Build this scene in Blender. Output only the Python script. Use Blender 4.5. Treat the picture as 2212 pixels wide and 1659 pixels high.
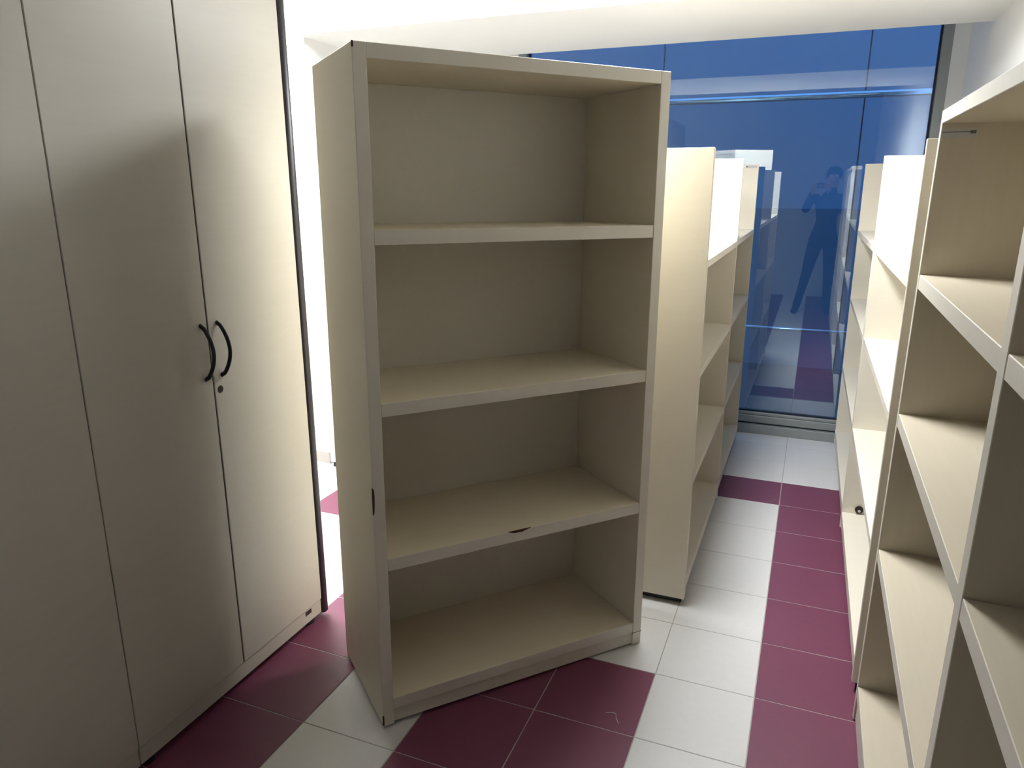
import bpy, bmesh, math, random
from mathutils import Vector, Matrix

random.seed(7)
for o in list(bpy.data.objects):
    bpy.data.objects.remove(o, do_unlink=True)
scene = bpy.context.scene
COL = scene.collection

# ------------------------------------------------------------------ camera
IMG_W, IMG_H = 2212, 1659
F_PX = 1583.95
CAM = Vector((0.0333, -3.8353, 1.497))
YAW, PITCH = math.radians(22.0848), math.radians(-15.1051)
FW = Vector((-math.sin(YAW) * math.cos(PITCH), math.cos(YAW) * math.cos(PITCH), math.sin(PITCH)))
RT = Vector((math.cos(YAW), math.sin(YAW), 0))
UP = RT.cross(FW)
cam_data = bpy.data.cameras.new('camera')
cam_data.sensor_fit = 'HORIZONTAL'
cam_data.sensor_width = 36.0
cam_data.lens = F_PX / IMG_W * 36.0
cam_data.clip_start = 0.005
cam_data.clip_end = 200
cam = bpy.data.objects.new('camera', cam_data)
COL.objects.link(cam)
M = Matrix.Identity(4)
for i in range(3):
    M[i][0], M[i][1], M[i][2], M[i][3] = RT[i], UP[i], -FW[i], CAM[i]
cam.matrix_world = M
scene.camera = cam

# ------------------------------------------------------------------ world, exposure, lamp strengths
world = bpy.data.worlds.new('dusk_sky')
scene.world = world
world.use_nodes = True
bg = world.node_tree.nodes['Background']
bg.inputs['Color'].default_value = (0.12, 0.29, 0.60, 1)
bg.inputs['Strength'].default_value = 2.0
LOUVRE = 0.010
LAMP_AISLE = 112.0
LAMP_WALL = 165.0
vs = scene.view_settings
vs.view_transform = 'Standard'
vs.look = 'None'
vs.exposure = 0.07
vs.gamma = 1.0
vs.use_curve_mapping = False


# ------------------------------------------------------------------ materials
def srgb(r, g, b):
    def f(c):
        c /= 255.0
        return c / 12.92 if c <= 0.04045 else ((c + 0.055) / 1.055) ** 2.4
    return (f(r), f(g), f(b), 1)


def mat_plain(name, col, rough=0.5, spec=0.5, metal=0.0):
    m = bpy.data.materials.new(name)
    m.use_nodes = True
    b = m.node_tree.nodes['Principled BSDF']
    b.inputs['Base Color'].default_value = col
    b.inputs['Roughness'].default_value = rough
    b.inputs['Specular IOR Level'].default_value = spec
    b.inputs['Metallic'].default_value = metal
    return m


def mat_noise(name, col_a, col_b, scale=(30, 30, 30), rough=0.5, spec=0.5, bump=0.0, detail=4.0, coord='Object'):
    """two close tones mixed by stretched noise, with optional fine relief"""
    m = mat_plain(name, col_a, rough, spec)
    nt = m.node_tree
    b = nt.nodes['Principled BSDF']
    tc = nt.nodes.new('ShaderNodeTexCoord')
    mp = nt.nodes.new('ShaderNodeMapping')
    mp.inputs['Scale'].default_value = scale
    no = nt.nodes.new('ShaderNodeTexNoise')
    no.inputs['Scale'].default_value = 1.0
    no.inputs['Detail'].default_value = detail
    no.inputs['Roughness'].default_value = 0.6
    mx = nt.nodes.new('ShaderNodeMix')
    mx.data_type = 'RGBA'
    mx.inputs['A'].default_value = col_a
    mx.inputs['B'].default_value = col_b
    nt.links.new(tc.outputs[coord], mp.inputs['Vector'])
    nt.links.new(mp.outputs['Vector'], no.inputs['Vector'])
    nt.links.new(no.outputs['Fac'], mx.inputs['Factor'])
    nt.links.new(mx.outputs['Result'], b.inputs['Base Color'])
    if bump:
        bp = nt.nodes.new('ShaderNodeBump')
        bp.inputs['Strength'].default_value = bump
        bp.inputs['Distance'].default_value = 0.002
        nt.links.new(no.outputs['Fac'], bp.inputs['Height'])
        nt.links.new(bp.outputs['Normal'], b.inputs['Normal'])
    return m


def mat_emit(name, col, strength):
    m = bpy.data.materials.new(name)
    m.use_nodes = True
    nt = m.node_tree
    nt.nodes.clear()
    e = nt.nodes.new('ShaderNodeEmission')
    e.inputs['Color'].default_value = col
    e.inputs['Strength'].default_value = strength
    o = nt.nodes.new('ShaderNodeOutputMaterial')
    nt.links.new(e.outputs[0], o.inputs['Surface'])
    return m


def mat_glass(name, tint, refl):
    m = bpy.data.materials.new(name)
    m.use_nodes = True
    nt = m.node_tree
    nt.nodes.clear()
    t = nt.nodes.new('ShaderNodeBsdfTransparent')
    t.inputs['Color'].default_value = tint
    g = nt.nodes.new('ShaderNodeBsdfGlossy')
    g.inputs['Color'].default_value = (1, 1, 1, 1)
    g.inputs['Roughness'].default_value = 0.0
    mx = nt.nodes.new('ShaderNodeMixShader')
    mx.inputs['Fac'].default_value = refl
    o = nt.nodes.new('ShaderNodeOutputMaterial')
    nt.links.new(t.outputs[0], mx.inputs[1])
    nt.links.new(g.outputs[0], mx.inputs[2])
    nt.links.new(mx.outputs[0], o.inputs['Surface'])
    return m


MT = {}
# melamine boards: grain across the width (x) or up the height (z)
MT['face_x'] = mat_noise('melamine_grain_across', (0.845, 0.77, 0.60, 1), (0.79, 0.71, 0.535, 1), (6, 60, 90), 0.42, 0.4)
MT['face_z'] = mat_noise('melamine_grain_upright', (0.845, 0.775, 0.615, 1), (0.805, 0.73, 0.565, 1), (50, 6, 80), 0.42, 0.4)
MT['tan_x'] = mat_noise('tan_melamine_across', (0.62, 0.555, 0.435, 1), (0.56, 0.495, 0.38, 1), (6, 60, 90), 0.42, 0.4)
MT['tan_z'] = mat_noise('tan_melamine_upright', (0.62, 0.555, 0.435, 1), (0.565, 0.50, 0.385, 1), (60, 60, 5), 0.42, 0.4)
MT['edge'] = mat_noise('edge_band', (0.74, 0.70, 0.61, 1), (0.69, 0.65, 0.56, 1), (40, 40, 40), 0.45, 0.4)
MT['white_face'] = mat_noise('pale_melamine', (0.77, 0.72, 0.615, 1), (0.73, 0.68, 0.57, 1), (50, 6, 80), 0.42, 0.4)
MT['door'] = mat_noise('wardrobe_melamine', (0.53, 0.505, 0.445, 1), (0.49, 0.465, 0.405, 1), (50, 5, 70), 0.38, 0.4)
MT['seam'] = mat_plain('dark_brown_gap', (0.03, 0.018, 0.01, 1), 0.8)
MT['black'] = mat_plain('black_plastic', (0.012, 0.012, 0.014, 1), 0.35)
MT['black_edge'] = mat_plain('black_vinyl_edge', (0.02, 0.018, 0.024, 1), 0.4)
MT['chip'] = mat_noise('bare_chipboard', (0.10, 0.05, 0.025, 1), (0.045, 0.022, 0.012, 1), (300, 300, 300), 0.9)
MT['paint'] = mat_noise('white_wall_paint', (0.90, 0.90, 0.90, 1), (0.875, 0.875, 0.875, 1), (8, 8, 8), 0.7, 0.3)
MT['rear_paint'] = mat_noise('grey_blue_wall_paint', (0.55, 0.58, 0.60, 1), (0.52, 0.55, 0.57, 1), (8, 8, 8), 0.7, 0.3)
MT['ceiling'] = mat_noise('ceiling_paint', (0.88, 0.88, 0.88, 1), (0.85, 0.85, 0.85, 1), (20, 20, 20), 0.85, 0.2)
MT['tile_white'] = mat_noise('white_floor_tile', (0.67, 0.66, 0.64, 1), (0.61, 0.60, 0.585, 1), (14, 14, 14), 0.32, 0.5, coord='Generated')
MT['tile_red'] = mat_noise('burgundy_floor_tile', (0.16, 0.039, 0.078, 1), (0.135, 0.032, 0.065, 1), (14, 14, 14), 0.45, 0.5, coord='Generated')
MT['grout'] = mat_noise('grout', (0.42, 0.40, 0.375, 1), (0.33, 0.31, 0.29, 1), (60, 60, 60), 0.9)
MT['alu'] = mat_plain('grey_aluminium', (0.33, 0.35, 0.345, 1), 0.38, 0.5, 0.35)
MT['gasket'] = mat_plain('black_gasket', (0.01, 0.012, 0.02, 1), 0.6)
MT['glass'] = mat_glass('tinted_glass', (0.75, 0.90, 1.0, 1), 0.18)
MT['skirting'] = mat_noise('skirting_tile', (0.50, 0.46, 0.42, 1), (0.45, 0.41, 0.38, 1), (20, 20, 20), 0.4)
MT['sticker'] = mat_noise('worn_paper_sticker', (0.62, 0.63, 0.60, 1), (0.42, 0.43, 0.44, 1), (60, 60, 200), 0.6)
MT['ink'] = mat_plain('faded_ink', (0.13, 0.12, 0.12, 1), 0.6)
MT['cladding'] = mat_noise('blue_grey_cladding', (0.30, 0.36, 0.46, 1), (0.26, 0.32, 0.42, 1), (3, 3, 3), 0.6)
MT['cladding_shaded'] = mat_noise('shaded_low_cladding', (0.18, 0.215, 0.275, 1), (0.15, 0.185, 0.24, 1), (3, 3, 3), 0.6)  # same cladding darkened, shade low on the facade put into the colour
MT['joint'] = mat_plain('cladding_joint', (0.11, 0.13, 0.16, 1), 0.8)
MT['rail'] = mat_plain('polished_metal_rail', (0.9, 0.92, 0.94, 1), 0.12, 0.5, 1.0)
MT['ground'] = mat_noise('exterior_paving', (0.10, 0.11, 0.13, 1), (0.07, 0.08, 0.10, 1), (4, 4, 4), 0.8)
MT['lamp_aisle'] = mat_emit('lit_diffuser_aisle', (0.96, 0.985, 1.0, 1), LAMP_AISLE)
MT['lamp_wall'] = mat_emit('lit_diffuser_wall', (0.96, 0.985, 1.0, 1), LAMP_WALL)
MT['louvre'] = mat_plain('louvre_grey', (0.35, 0.35, 0.35, 1), 0.4)
MT['lamp_frame'] = mat_plain('lamp_frame_white', (0.75, 0.75, 0.74, 1), 0.4)
MT['skin'] = mat_plain('skin', (0.42, 0.25, 0.17, 1), 0.5)
MT['jacket'] = mat_noise('dark_jacket_cloth', (0.03, 0.035, 0.05, 1), (0.02, 0.024, 0.035, 1), (200, 200, 200), 0.9)
MT['trousers'] = mat_noise('dark_trouser_cloth', (0.02, 0.022, 0.03, 1), (0.014, 0.016, 0.022, 1), (200, 200, 200), 0.9)
MT['hair'] = mat_plain('dark_hair', (0.012, 0.009, 0.007, 1), 0.6)
MT['shoe'] = mat_plain('dark_shoe', (0.015, 0.014, 0.013, 1), 0.5)
MT['eye'] = mat_plain('eye_white', (0.6, 0.6, 0.58, 1), 0.3)
MT['cam_body'] = mat_plain('camera_body_grey', (0.05, 0.05, 0.055, 1), 0.4)
MT['cam_lens'] = mat_plain('camera_lens_ring', (0.25, 0.25, 0.26, 1), 0.3, 0.5, 0.8)
MT['lint'] = mat_plain('white_lint', (0.7, 0.68, 0.66, 1), 0.9)


# ------------------------------------------------------------------ mesh helpers
def tag(o, label=None, cat=None, group=None, kind=None):
    if label: o['label'] = label
    if cat: o['category'] = cat
    if group: o['group'] = group
    if kind: o['kind'] = kind
    return o


def empty(name, loc=(0, 0, 0), rot=(0, 0, 0)):
    o = bpy.data.objects.new(name, None)
    o.empty_display_size = 0.1
    o.location = loc
    o.rotation_euler = rot
    COL.objects.link(o)
    return o


def link(name, bm, mats, parent=None, smooth=False):
    me = bpy.data.meshes.new(name)
    bm.normal_update()
    bm.to_mesh(me)
    bm.free()
    if not isinstance(mats, (list, tuple)):
        mats = [mats]
    for m in mats:
        me.materials.append(MT[m] if isinstance(m, str) else m)
    if smooth:
        for p in me.polygons:
            p.use_smooth = True
    o = bpy.data.objects.new(name, me)
    COL.objects.link(o)
    if parent is not None:
        o.parent = parent
    return o


def bm_box(bm, lo, hi, bevel=0.0, mi=0):
    vsx = [bm.verts.new((x, y, z)) for x in (lo[0], hi[0]) for y in (lo[1], hi[1]) for z in (lo[2], hi[2])]
    idx = [(0, 1, 3, 2), (4, 6, 7, 5), (0, 4, 5, 1), (2, 3, 7, 6), (0, 2, 6, 4), (1, 5, 7, 3)]
    fs = [bm.faces.new([vsx[i] for i in f]) for f in idx]
    for f in fs:
        f.material_index = mi
    if bevel:
        es = list({e for f in fs for e in f.edges})
        bmesh.ops.bevel(bm, geom=es, offset=bevel, segments=1, affect='EDGES', profile=0.5)
    return fs


def bm_cyl(bm, p0, p1, r0, r1=None, seg=16, mi=0):
    p0, p1 = Vector(p0), Vector(p1)
    r1 = r0 if r1 is None else r1
    d = (p1 - p0).normalized()
    a = d.orthogonal().normalized()
    b = d.cross(a)
    ra, rb = [], []
    for i in range(seg):
        t = 2 * math.pi * i / seg
        v = a * math.cos(t) + b * math.sin(t)
        ra.append(bm.verts.new(p0 + v * r0))
        rb.append(bm.verts.new(p1 + v * r1))
    for i in range(seg):
        j = (i + 1) % seg
        bm.faces.new((ra[i], ra[j], rb[j], rb[i])).material_index = mi
    bm.faces.new(list(reversed(ra))).material_index = mi
    bm.faces.new(rb).material_index = mi


def bm_tube(bm, pts, radii, seg=12, flat=1.0, axis=None):
    """closed tube along a polyline; flat squeezes the section along axis"""
    rings = []
    n = len(pts)
    pts = [Vector(p) for p in pts]
    for i, p in enumerate(pts):
        d = (pts[min(i + 1, n - 1)] - pts[max(i - 1, 0)]).normalized()
        a = Vector(axis) if axis is not None else d.orthogonal()
        a = (a - d * a.dot(d)).normalized()
        b = d.cross(a)
        r = radii[i] if isinstance(radii, (list, tuple)) else radii
        rings.append([bm.verts.new(p + a * math.cos(2 * math.pi * k / seg) * r * flat + b * math.sin(2 * math.pi * k / seg) * r) for k in range(seg)])
    for i in range(n - 1):
        for k in range(seg):
            j = (k + 1) % seg
            bm.faces.new((rings[i][k], rings[i][j], rings[i + 1][j], rings[i + 1][k]))
    bm.faces.new(list(reversed(rings[0])))
    bm.faces.new(rings[-1])


def box(name, lo, hi, mats, parent=None, bevel=0.0):
    bm = bmesh.new()
    bm_box(bm, lo, hi, bevel)
    return link(name, bm, mats, parent)


def board(name, lo, hi, face, parent, bevel=0.0012, front='-y'):
    """a board whose front edge carries the greyer edge banding"""
    bm = bmesh.new()
    bm_box(bm, lo, hi, bevel)
    bm.normal_update()
    ax = Vector((0, -1, 0)) if front == '-y' else Vector((1, 0, 0))
    for f in bm.faces:
        if f.normal.dot(ax) > 0.5:
            f.material_index = 1
    return link(name, bm, [face, 'edge'], parent)


def struct(name, lo, hi, mats, bevel=0.0):
    o = box(name, lo, hi, mats, None, bevel)
    o['kind'] = 'structure'
    return o


# ------------------------------------------------------------------ room shell
CEIL = 2.60
X_RIGHT, X_LEFT = 0.665, -7.20
Y_GLASS, Y_SILL, Y_REAR = 0.84, 0.772, -5.60
T = 0.30

# floor: grout slab with tiles laid on it
floor = struct('floor', (X_LEFT - .1, Y_REAR - .1, -0.12), (X_RIGHT + .1, Y_GLASS + .02, -0.0009), 'grout')


def is_red(i, j):
    """i: column index (x = i*T .. ), j: row index (y = j*T ..)"""
    if i == 0 and j <= -1: return True
    if i < 0 and i >= -3 and j == -1: return True
    if i in (-2, -3) and j <= -7: return True
    if i == -5 and j <= -5: return True
    if i == -7 and j == -4: return True
    return False


GAP = 0.0016
tile_meshes = {}
rest_white, rest_red = bmesh.new(), bmesh.new()
for i in range(-24, 3):
    for j in range(-19, 3):
        x0, x1 = max(i * T, X_LEFT), min((i + 1) * T, X_RIGHT)
        y0, y1 = max(j * T, Y_REAR), min((j + 1) * T, Y_SILL + .01)
        if x1 - x0 < .02 or y1 - y0 < .02:
            continue
        red = is_red(i, j)
        w, d = x1 - x0 - 2 * GAP, y1 - y0 - 2 * GAP
        if i >= -9 and j >= -11:
            key = (round(w, 4), round(d, 4), red)
            if key not in tile_meshes:
                bm = bmesh.new()
                bm_box(bm, (-w / 2, -d / 2, -0.008), (w / 2, d / 2, 0), 0.0005)
                t = link('tile', bm, 'tile_red' if red else 'tile_white', floor)
                tile_meshes[key] = t.data
            else:
                t = bpy.data.objects.new('tile', tile_meshes[key])
                COL.objects.link(t)
                t.parent = floor
            t.location = ((x0 + x1) / 2, (y0 + y1) / 2, 0)
        else:
            bm_box(rest_red if red else rest_white, (x0 + GAP, y0 + GAP, -0.008), (x1 - GAP, y1 - GAP, 0))
link('white_tile_field', rest_white, 'tile_white', floor)['kind'] = 'stuff'
link('burgundy_tile_field', rest_red, 'tile_red', floor)['kind'] = 'stuff'

struct('ceiling', (X_LEFT - .1, Y_REAR - .1, CEIL), (X_RIGHT + .1, Y_GLASS + .2, CEIL + .12), 'ceiling')
struct('wall_right', (X_RIGHT, Y_REAR - .1, -.1), (X_RIGHT + .15, Y_GLASS + .3, CEIL + .1), 'paint')
struct('wall_rear', (X_LEFT - .1, Y_REAR - .15, -.1), (X_RIGHT, Y_REAR, CEIL + .1), 'rear_paint')
struct('wall_left', (X_LEFT - .15, Y_REAR, -.1), (X_LEFT, -.40, CEIL + .1), 'paint')
struct('wall_alcove', (X_LEFT, -0.649, 0), (-2.345, -.40, CEIL), 'paint')          # short wall left of the beam
struct('wall_alcove_return', (-2.52, -0.40, 0), (-2.345, Y_GLASS + .15, CEIL), 'paint')
struct('wall_front', (-2.345, Y_SILL + .02, 0), (-1.80, Y_GLASS + .15, CEIL), 'paint')  # beside the window
struct('wall_front_pier', (0.592, Y_SILL + .02, 0), (X_RIGHT, Y_GLASS + .15, CEIL), 'paint')
beam = struct('ceiling_beam', (-2.345, -0.712, 2.19), (X_RIGHT, 0.186, CEIL), 'paint')

# skirting tiles along the short wall
base = box('baseboard_left', (X_LEFT, -0.655, 0), (-2.345, -0.649, 0.064), 'grout')
base['kind'] = 'structure'
xx = -2.347
first = None
while xx - .3 > X_LEFT:
    if first is None:
        first = box('skirting_tile', (-.0985 if False else -.0, 0, 0), (0.296, 0.009, 0.066), 'skirting', base)
        t = first
    else:
        t = bpy.data.objects.new('skirting_tile', first.data)
        COL.objects.link(t)
        t.parent = base
    t.location = (xx - .3 + (.0 if xx > -2.36 else 0), -0.6595, 0)
    xx -= .3

# window wall: sill, frame, pane
win = empty('window_1', (0, 0, 0))
win['kind'] = 'structure'
XW0, XW1 = -1.80, 0.592
ZT = 2.56
box('sill_step', (XW0, Y_SILL, 0), (XW1, Y_SILL + .035, 0.056), 'alu', win, .002)
box('bottom_rail', (XW0, Y_SILL + .030, 0.062), (XW1, Y_GLASS + .03, 0.108), 'alu', win, .003)
box('sill_core', (XW0, Y_SILL + .035, 0.0), (XW1, Y_GLASS + .05, 0.062), 'gasket', win)
box('glazing_bead', (XW0, Y_GLASS - .030, 0.108), (XW1, Y_GLASS + .02, 0.128), 'alu', win, .004)
box('gasket', (XW0 + .05, Y_GLASS - .012, 0.128), (XW1 - .045, Y_GLASS - .002, 0.136), 'gasket', win)
box('stile', (XW1 - .048, Y_GLASS - .05, 0.056), (XW1, Y_GLASS + .03, ZT), 'alu', win, .002)
box('stile', (XW0, Y_GLASS - .05, 0.056), (XW0 + .055, Y_GLASS + .03, ZT), 'alu', win, .002)
box('gasket', (XW1 - .058, Y_GLASS - .012, 0.128), (XW1 - .048, Y_GLASS + .01, ZT), 'gasket', win)
box('gasket', (XW0 + .055, Y_GLASS - .012, 0.128), (XW0 + .064, Y_GLASS + .01, ZT), 'gasket', win)
box('top_rail', (XW0, Y_GLASS - .05, ZT - .0), (XW1, Y_GLASS + .03, CEIL), 'alu', win)
pane = box('pane', (XW0 + .055, Y_GLASS, 0.110), (XW1 - .048, Y_GLASS + .008, ZT), 'glass', win)

# ------------------------------------------------------------------ outside the window
struct('ground', (-12, Y_GLASS + .15, -0.30), (12, 14, -0.15), 'ground')
fac = empty('building_facade', (0, 3.4, -0.15))
tag(fac, 'blue grey panelled facade standing outside the window glass', 'building')
box('wall_core', (-8, 0.04, 0), (8, 0.4, 8.5), 'joint', fac)
pw = 1.71
for z0, ph, rows, mname in ((0.0, 1.45, 1, 'cladding_shaded'), (1.45, 3.5, 2, 'cladding')):
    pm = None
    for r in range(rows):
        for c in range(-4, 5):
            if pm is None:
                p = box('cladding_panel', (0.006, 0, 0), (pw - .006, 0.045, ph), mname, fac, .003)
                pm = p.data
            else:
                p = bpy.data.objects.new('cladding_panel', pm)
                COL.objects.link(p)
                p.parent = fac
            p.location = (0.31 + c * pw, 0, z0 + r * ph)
for nm, zc, hh, lab in (('facade_rail', 2.10, .050, 'thick pale horizontal rail high up outside the window'),
                        ('facade_rail', 0.455, .026, 'thin pale horizontal rail low down outside the window')):
    rl = empty(nm, (0, 2.0, zc))
    tag(rl, lab, 'rail', 'rails outside the window')
    bm = bmesh.new()
    bm_cyl(bm, (-5, 0, 0), (5, 0, 0), hh / 2, hh / 2, 20)
    link('bar', bm, 'rail', rl, True)
    for sx in (-3.2, 2.6):
        box('bracket', (sx, .004, -hh / 4), (sx + .04, 1.399, hh / 4), 'joint', rl)


# ------------------------------------------------------------------ ceiling lights
def ceiling_light(x, y, z, mat, label, sx=0.60, sy=0.60):
    r = empty('ceiling_light', (x, y, z))
    tag(r, label, 'ceiling light', 'ceiling light panels')
    hx, hy = sx / 2, sy / 2
    w = .025
    dz = -.018 - LOUVRE
    bm = bmesh.new()
    bm_box(bm, (-hx, -hy, dz), (hx, -hy + w, 0))
    bm_box(bm, (-hx, hy - w, dz), (hx, hy, 0))
    bm_box(bm, (-hx, -hy + w, dz), (-hx + w, hy - w, 0))
    bm_box(bm, (hx - w, -hy + w, dz), (hx, hy - w, 0))
    link('frame', bm, 'lamp_frame', r)
    box('diffuser', (-hx + w, -hy + w, -.014), (hx - w, hy - w, -.006), mat, r)
    box('housing', (-hx, -hy, 0), (hx, hy, .03), 'lamp_frame', r)
    for cx in (-hx * .6, hx * .6):
        for cy in (-hy * .6, hy * .6):
            bm = bmesh.new()
            bm_cyl(bm, (cx, cy, .03), (cx, cy, CEIL - z), .003, .003, 6)
            link('hanger', bm, 'lamp_frame', r)
    zt = -.016
    for ax, h, o_h in ((0, hx, hy), (1, hy, hx)):
        n = max(3, round(2 * h / .12))
        me = None
        for k in range(1, n):
            p = -h + w + k * (2 * h - 2 * w) / n
            if me is None:
                lo = (-.001, -o_h + w, zt - LOUVRE) if ax == 0 else (-o_h + w, -.001, zt - LOUVRE)
                hi = (.001, o_h - w, zt) if ax == 0 else (o_h - w, .001, zt)
                o = box('louvre_slat', lo, hi, 'louvre', r)
                me = o.data
            else:
                o = bpy.data.objects.new('louvre_slat', me)
                COL.objects.link(o)
                o.parent = r
            o.location = (p, 0, 0) if ax == 0 else (0, p, 0)
    return r


ceiling_light(-0.42, -1.19, 2.35, 'lamp_aisle', 'lit ceiling light panel above the bookcase aisle, by the beam', 0.30, 0.86)
ceiling_light(-2.30, -1.45, 2.48, 'lamp_wall', 'lit square ceiling light over the bright corner behind the wardrobes')


# ------------------------------------------------------------------ bookcases
def bookcase(name, label, W, D, H, th, shelf_th, shelf_tops, side_th, top=True, bays=(), foot=0.0,
             bottom_top=0.083, plinth_back=0.006, face='face_x', side_face='face_z', group='open bookcases', mid_th=None):
    """front at y = 0 facing -y, x to the right, origin at the front left foot"""
    r = empty(name)
    tag(r, label, 'bookcase', group)
    z0 = foot
    board('side_panel', (0, 0, z0), (side_th, D, H), side_face, r)
    board('side_panel', (W - side_th, 0, z0), (W, D, H), side_face, r)
    cuts = [side_th]
    mt = mid_th or side_th
    for b in bays:
        board('divider', (b, 0, z0), (b + mt, D - .01, H - (th if top else 0)), side_face, r)
        cuts += [b, b + mt]
    cuts += [W - side_th]
    if top:
        board('top_panel', (side_th, 0, H - th), (W - side_th, D, H), face, r)
    board('back_panel', (side_th, D - .018, z0 + .02), (W - side_th, D - .008, H - (th if top else 0)), face, r)
    for k in range(0, len(cuts), 2):
        a, b = cuts[k] + .0004, cuts[k + 1] - .0004
        for zt in shelf_tops:
            board('shelf', (a, 0.001, zt - shelf_th), (b, D - .0185, zt), face, r)
        board('bottom_shelf', (a, 0.001, bottom_top - shelf_th), (b, D - .0185, bottom_top), face, r)
        box('plinth', (a, plinth_back, z0 + .004), (b, plinth_back + .018, bottom_top - shelf_th), 'edge', r)
    if foot > 0:
        for fx in (.03, W - .03):
            for fy in (.035, D - .04):
                bm = bmesh.new()
                bm_cyl(bm, (fx, fy, 0), (fx, fy, foot), .02, .017, 14)
                link('foot', bm, 'black', r)
    return r


# main bookcase, turned across the aisle
BW, BD, BH = 0.901, 0.394, 1.802
main = bookcase('bookcase', 'tall four-compartment beige bookcase standing askew in the middle, edges chipped', BW, BD, BH,
                .034, .036, (1.3856, 0.952, 0.5166), .0332, group='open bookcases')
main.location = (-0.9688, -2.3405, 0.0095)
main.rotation_euler = (-0.0064, 0.0083, math.radians(49.285))
# chips and repairs of the main bookcase
bm = bmesh.new()
prof = [(0.0, .652), (0.0035, .658), (.005, .676), (.006, .704), (0.0045, .724), (0.0, .730)]
f0 = [bm.verts.new((x, -.0006, z)) for x, z in prof]
f1 = [bm.verts.new((x, .004, z)) for x, z in prof]
bm.faces.new(f0)
for k in range(len(prof)):
    j = (k + 1) % len(prof)
    bm.faces.new((f0[k], f1[k], f1[j], f0[j]))
for v in bm.verts:
    v.co.x -= .0006
link('edge_chip', bm, 'chip', main)
bm = bmesh.new()
prof = [(.398, .5168), (.418, .5105), (.443, .5095), (.473, .5168)]
f0 = [bm.verts.new((x, .0002, z)) for x, z in prof]
f1 = [bm.verts.new((x, .004, z)) for x, z in prof]
bm.faces.new(f0)
for k in range(len(prof)):
    j = (k + 1) % len(prof)
    bm.faces.new((f0[k], f1[k], f1[j], f0[j]))
link('shelf_chip', bm, 'chip', main)
box('corner_chip', (-.0006, -.0006, BH - .013), (.0035, .003, BH + .0004), 'chip', main)
box('foot_seam', (BW - .0338, -.0005, .045), (BW + .0005, .02, .0468), 'seam', main)
box('edge_nick', (-.0005, -.0005, .004), (.004, .003, .035), 'chip', main)

# left row beside the aisle, two low units (face +x)
shelf_l = (1.262, 0.888, 0.495)
HL = 1.612


def row_unit(label, length, loc, rotz, tilt=0.0, group='low bookcases lining the aisle'):
    u = bookcase('low_bookcase', label, length, .385, HL, .025, .026, shelf_l, .018, top=False, foot=.030,
                 bottom_top=.105, face='white_face', side_face='white_face', group=group)
    for kx in (.004, length - .016):
        box('gap_shade_strip', (kx, .012, .004), (kx + .012, .37, .0302), 'black', u)  # black filler standing in for the shade in the open gap underneath
    u.location = loc
    u.rotation_euler = (tilt, 0, rotz)
    return u


left1 = row_unit('low open-topped bookcase left of the aisle, its end panel just behind the tall bookcase', 0.977,
                 (-0.283, -1.360, 0), math.radians(90))
board('end_panel', (-.0200, -.001, .030), (-.0020, .385, HL + .002), 'white_face', left1)
box('seam', (-.0021, .0015, .030), (.0001, .380, HL - .001), 'seam', left1)
left2 = row_unit('low open-topped bookcase left of the aisle, the one nearest the window', 0.975,
                 (-0.286, -0.380, 0), math.radians(90.2))
# right row (face -x): far end is the local origin
aU2 = math.radians(-90) + math.atan2(.271 - .262, 1.16)
aU3 = math.radians(-90) + math.atan2(.262 - .254, 1.20)
right2 = row_unit('low open-topped bookcase right of the aisle with brightly lit white side, beyond the big unit', 1.155,
                  (.262, -.50, 0), aU2)
right3 = row_unit('low open-topped bookcase right of the aisle, the one touching the window sill', 1.195,
                  (.258, .70, 0), aU3, 0.006)
# cable hole low in the panel between the right-hand units
bm = bmesh.new()
bm_cyl(bm, (0, 0, 0), (0, -.004, 0), .017, .017, 24)
h = link('cable_hole', bm, 'seam', right2)
h.location = (.0225, .068, .128)
h.rotation_euler = (0, 0, math.radians(90))
bm = bmesh.new()
bm_cyl(bm, (0, 0, 0), (0, -.0052, 0), .006, .006, 12)
h2 = link('screw_cap', bm, 'sticker', h)
h2.location = (.001, 0, -.006)
# paper sticker at the top of the far panel, left row
s = box('sticker', (-.030, 0, -.007), (.030, .0006, .007), 'sticker', left2)
s.location = (.975 - .0187, .040, HL - .012)
s.rotation_euler = (0, 0, math.radians(-90))
k = box('print', (-.028, -.0004, -.003), (-.018, .0002, .003), 'ink', s)

# big near unit on the right: two bays
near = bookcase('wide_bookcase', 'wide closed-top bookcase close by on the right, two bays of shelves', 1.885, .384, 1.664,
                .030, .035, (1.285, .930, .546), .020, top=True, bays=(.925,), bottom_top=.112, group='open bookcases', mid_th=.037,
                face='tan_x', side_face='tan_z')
near.location = (.2725, -1.775, 0.003)
near.rotation_euler = (-.005, 0, math.radians(-90))
# the frontal edges of the dark unit: worn sticker with a knot under the top
s = box('sticker', (-.035, 0, -.010), (.035, .0006, .010), 'sticker', near)
s.location = (.0207, .038, 1.664 - .030 - .022)
s.rotation_euler = (0, 0, math.radians(90))
k = box('print', (-.034, -.0005, .002), (.022, .0002, .0035), 'ink', s)
k = box('print', (.022, -.0005, -.001), (.034, .0002, .006), 'ink', s)
bm = bmesh.new()
bm_cyl(bm, (.62, .14, .546), (.62, .14, .5468), .0028, .0028, 10)
link('screw_hole', bm, 'seam', near)

# pale unit in the bright corner, only its edge shows past the tall bookcase
corner = row_unit('overexposed white bookcase edge in the bright gap beside the tall bookcase', 0.80, (-2.325, -0.70, 0), math.radians(90),
                  group='open bookcases')
corner.location = (-1.935, -0.695, 0)

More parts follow.
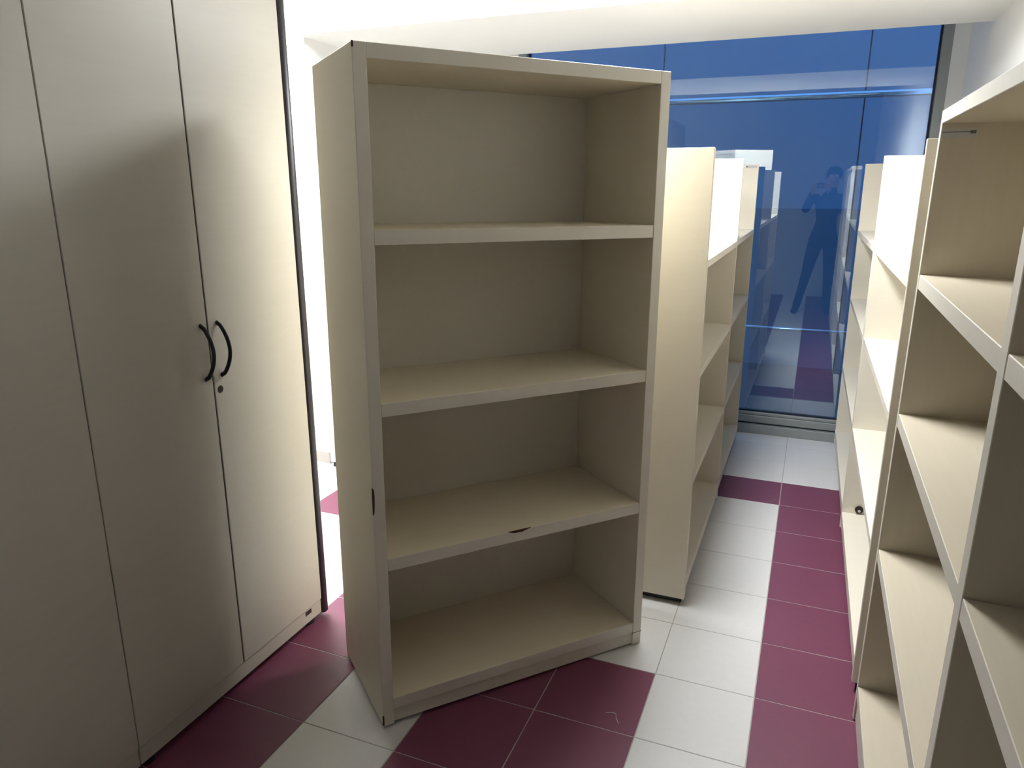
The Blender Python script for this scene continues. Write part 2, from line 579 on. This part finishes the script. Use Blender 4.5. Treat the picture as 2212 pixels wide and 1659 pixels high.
# ------------------------------------------------------------------ wardrobes
WX, WY = -1.470, -1.9355          # front plane, right end of the doors
DW = (0.3923, 0.3889)
WZ, WH = 0.078, 2.16


def handle(parent, y, z0, z1):
    bm = bmesh.new()
    pts, rad = [], []
    n = 18
    for i in range(n + 1):
        t = i / n
        pts.append((WX + .004 + .034 * math.sin(math.pi * t) ** 0.8 if 0 < t < 1 else WX - .001, y, z1 + (z0 - z1) * t))
        rad.append(.0062)
    bm_tube(bm, pts, rad, 10, 0.75, (0, 1, 0))
    o = link('handle', bm, 'black', parent, True)
    o['label'] = 'black bow handle'
    return o


def wardrobe(label, y_right, widths, right_edge, key, handles):
    r = empty('wardrobe', (WX, y_right, 0))
    tag(r, label, 'wardrobe', 'beige wardrobes along the left side')
    inv = Matrix.Translation((-WX, -y_right, 0))
    y_left = y_right - sum(widths)
    parts = []
    D = 0.45
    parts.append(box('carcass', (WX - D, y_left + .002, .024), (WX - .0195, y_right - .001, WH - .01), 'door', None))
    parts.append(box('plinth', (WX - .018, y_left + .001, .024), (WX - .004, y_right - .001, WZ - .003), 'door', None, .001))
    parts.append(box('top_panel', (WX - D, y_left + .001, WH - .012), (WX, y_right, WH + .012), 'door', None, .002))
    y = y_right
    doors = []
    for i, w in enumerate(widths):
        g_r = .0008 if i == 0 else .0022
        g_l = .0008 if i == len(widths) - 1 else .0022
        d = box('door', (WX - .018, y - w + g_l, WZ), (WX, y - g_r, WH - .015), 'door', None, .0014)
        if i:
            parts.append(box('gap_strip', (WX - .017, y - .0021, WZ + .001), (WX - .003, y + .0021, WH - .016), 'seam', None))
        doors.append(d)
        y -= w
    parts.append(box('seam_strip', (WX - .0193, y_left + .003, WZ), (WX - .0182, y_right - .003, WH - .02), 'seam', None))
    for y_f in (y_right - .04, y_left + .04):
        for x_f in (WX - .035, WX - D + .04):
            bm = bmesh.new()
            bm_cyl(bm, (x_f, y_f, 0), (x_f, y_f, .026), .024, .02, 16)
            parts.append(link('foot', bm, 'black'))
    if right_edge:
        bm = bmesh.new()
        bm_box(bm, (WX - D, y_right, .014), (WX - .006, y_right + .026, WH + .012))
        parts.append(link('side_panel', bm, 'door'))
        bm = bmesh.new()
        bm_tube(bm, [(WX - .005, y_right + .0155, .016), (WX - .005, y_right + .0155, .022), (WX - .005, y_right + .0155, WH + .008), (WX - .005, y_right + .0155, WH + .013)],
                [.009, .0155, .0155, .009], 16, .85, (1, 0, 0))
        e = link('edge_profile', bm, 'black_edge', None, True)
        e['label'] = 'black rounded edge strip'
        parts.append(e)
        parts.append(box('bracket_slot', (WX - .006, y_right - .088, .054), (WX - .0032, y_right - .056, .070), 'seam', None))
    for o in parts + doors:
        o.data.transform(inv)
        o.parent = r
    for idx, y_h in handles:
        o = handle(None, y_h, .985, 1.136)
        o.data.transform(inv)
        o.parent = doors[idx]
    if key:
        bm = bmesh.new()
        bm_cyl(bm, (WX - .002, y_right - .3705, .947), (WX + .0008, y_right - .3705, .947), .0105, .0105, 24)
        o = link('keyhole', bm, 'seam')
        o.data.transform(inv)
        o.parent = doors[0]
    return r


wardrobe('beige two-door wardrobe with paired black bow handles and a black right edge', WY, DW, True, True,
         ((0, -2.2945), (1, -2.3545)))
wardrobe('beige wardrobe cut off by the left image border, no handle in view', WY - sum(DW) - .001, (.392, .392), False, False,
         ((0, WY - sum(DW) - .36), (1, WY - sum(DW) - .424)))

# ------------------------------------------------------------------ lint on the floor
bm = bmesh.new()
bm_tube(bm, [(0, 0, .0012), (.018, .006, .0035), (.03, .004, .003), (.034, -.01, .0012), (.046, -.03, .0012)], .0007, 6)
l = link('lint', bm, 'lint')
l.location = (-.40, -2.035, 0)
tag(l, 'small curl of white lint on the burgundy tiles before the tall bookcase', 'lint')


# ------------------------------------------------------------------ the photographer, seen only in the window glass
def skin_body():
    V, E, R = [], [], []

    def add(p, r, parent=None):
        V.append(p)
        R.append(r if isinstance(r, tuple) else (r, r))
        if parent is not None:
            E.append((parent, len(V) - 1))
        return len(V) - 1
    Y = -4.05
    pel = add((.13, Y, .93), (.155, .11))
    sp = add((.135, Y, 1.10), (.14, .10), pel)
    ch = add((.145, Y, 1.27), (.165, .115), sp)
    nb = add((.16, Y + .01, 1.42), (.075, .065), ch)
    nk = add((.168, Y + .025, 1.475), .05, nb)
    jaw = add((.172, Y + .045, 1.535), (.058, .07), nk)
    hd = add((.176, Y + .045, 1.60), (.073, .088), jaw)
    add((.178, Y + .035, 1.665), (.058, .07), hd)
    add((.173, Y + .135, 1.585), .012, hd)                     # nose
    hands = {}
    for s, sh, el, wr in ((-1, (-.03, Y, 1.375), (-.115, Y + .05, 1.20), (-.045, -3.905, 1.435)),
                          (1, (.32, Y, 1.375), (.335, Y + .04, 1.16), (.135, -3.925, 1.42))):
        a = add(sh, .062, ch)
        b = add(el, .046, a)
        c = add(wr, .028, b)
        base_p = CAM - FW * .030 + RT * (s * .084) - UP * .014
        palm = add(tuple(base_p - FW * .012), (.024, .014), c)
        hands[s] = base_p
        for k in range(4):                                       # fingers wrap the front of the body
            up = .020 - k * .0165
            p1 = CAM - FW * .020 + RT * (s * .070) + UP * up
            p2 = CAM - FW * .006 + RT * (s * .060) + UP * up
            ln = (.030, .024, .026, .034)[k]
            p3 = CAM - FW * .006 + RT * (s * (.060 - .06 + ln)) + UP * up
            i1 = add(tuple(p1), .009, palm)
            i2 = add(tuple(p2), .0085, i1)
            add(tuple(p3 + RT * (s * .004)), .0075, i2)
        t1 = add(tuple(CAM - FW * .054 + RT * (s * .060) - UP * .024), .010, palm)
        add(tuple(CAM - FW * .054 + RT * (s * .034) - UP * .014), .009, t1)
    for s, hp, kn, an, he, toe in ((-1, (.045, Y, .86), (-.02, Y + .03, .48), (-.095, Y, .09), (-.095, Y - .05, .045), (-.125, Y + .15, .032)),
                                   (1, (.215, Y, .86), (.225, Y + .03, .48), (.235, Y - .02, .09), (.235, Y - .07, .045), (.265, Y + .13, .032))):
        a = add(hp, .098, pel)
        b = add(kn, .062, a)
        c = add(an, .042, b)
        add(he, .034, c)
        m = add(((an[0] + toe[0]) / 2, (an[1] + toe[1]) / 2, .045), .040, c)
        add(toe, (.038, .028), m)
    me = bpy.data.meshes.new('body_frame')
    me.from_pydata([tuple(v) for v in V], E, [])
    o = bpy.data.objects.new('body_frame', me)
    COL.objects.link(o)
    sk = o.modifiers.new('skin', 'SKIN')
    sk.use_smooth_shade = True
    for i, sv in enumerate(me.skin_vertices[0].data):
        sv.radius = R[i]
        sv.use_root = (i == 0)
    ss = o.modifiers.new('sub', 'SUBSURF')
    ss.levels = ss.render_levels = 2
    bpy.context.view_layer.update()
    dg = bpy.context.evaluated_depsgraph_get()
    out = bpy.data.meshes.new_from_object(o.evaluated_get(dg))
    bpy.data.objects.remove(o, do_unlink=True)
    out.name = 'body'
    out.materials.clear()
    for m in ('skin', 'jacket', 'trousers', 'shoe'):
        out.materials.append(MT[m])
    for p in out.polygons:
        c = p.center
        p.use_smooth = True
        dcam = (Vector(c) - CAM).length
        if c.z < .10: mi = 3
        elif c.z < .93: mi = 2
        elif c.z < 1.475 and dcam > .135: mi = 1
        else: mi = 0
        p.material_index = mi
    return out


person = empty('person', (.13, -4.05, 0))
tag(person, 'person in dark clothes raising a compact camera, mirrored in the window glass', 'person')
pinv = Matrix.Translation((-.13, 4.05, 0))


def pchild(o):
    o.data.transform(pinv)
    o.parent = person
    return o


body_me = skin_body()
body = bpy.data.objects.new('body', body_me)
COL.objects.link(body)
pchild(body)
# hair cap
bm = bmesh.new()
bmesh.ops.create_uvsphere(bm, u_segments=24, v_segments=14, radius=1)
for v in list(bm.verts):
    if v.co.z < -.15 and v.co.y > -.25 or v.co.z < -.75:
        bm.verts.remove(v)
for v in bm.verts:
    v.co = Vector((.176 + v.co.x * .092, -4.022 + v.co.y * .108, 1.632 + v.co.z * .088 + .004 * math.sin(9 * v.co.x + 7 * v.co.y)))
hair = pchild(link('hair', bm, 'hair', None, True))
mod = hair.modifiers.new('thick', 'SOLIDIFY')
mod.thickness = .012
for sx in (-1, 1):
    bm = bmesh.new()
    bmesh.ops.create_uvsphere(bm, u_segments=12, v_segments=8, radius=.011)
    for v in bm.verts:
        v.co += Vector((.175 + sx * .030, -3.930, 1.612))
    pchild(link('eye', bm, 'eye', None, True))
    bm = bmesh.new()
    bmesh.ops.create_uvsphere(bm, u_segments=12, v_segments=8, radius=1)
    for v in bm.verts:
        v.co = Vector((.175 + sx * .084 + v.co.x * .010, -4.005 + v.co.y * .020, 1.59 + v.co.z * .032))
    pchild(link('ear', bm, 'skin', None, True))
bm = bmesh.new()
bm_tube(bm, [(.150, -3.917, 1.545), (.172, -3.910, 1.543), (.194, -3.917, 1.545)], [.003, .006, .003], 8)
pchild(link('mouth', bm, mat_plain('lips', (.30, .12, .10, 1), .5), None, True))

# compact camera in the hands
cc = empty('compact_camera')
tag(cc, 'small dark compact camera held up by the person, mirrored in the window', 'camera')
cm = M.copy()
cm.translation = CAM - FW * .028
cc.matrix_world = cm
box('body', (-.052, -.030, -.011), (.052, .030, .013), 'cam_body', cc, .004)
bm = bmesh.new()
seg = 24
rings = []
for z, rr in ((-.013, .024), (-.024, .024), (-.024, .0195), (-.014, .0175)):
    rings.append([bm.verts.new((rr * math.cos(2 * math.pi * k / seg), rr * math.sin(2 * math.pi * k / seg), z)) for k in range(seg)])
for a, b in zip(rings, rings[1:]):
    for k in range(seg):
        j = (k + 1) % seg
        bm.faces.new((a[k], a[j], b[j], b[k]))
bm.faces.new(rings[-1])
link('lens_barrel', bm, 'cam_lens', cc)
bm = bmesh.new()
bm_cyl(bm, (.034, .029, 0), (.034, .034, 0), .006, .006, 14)
link('shutter_button', bm, 'cam_lens', cc)
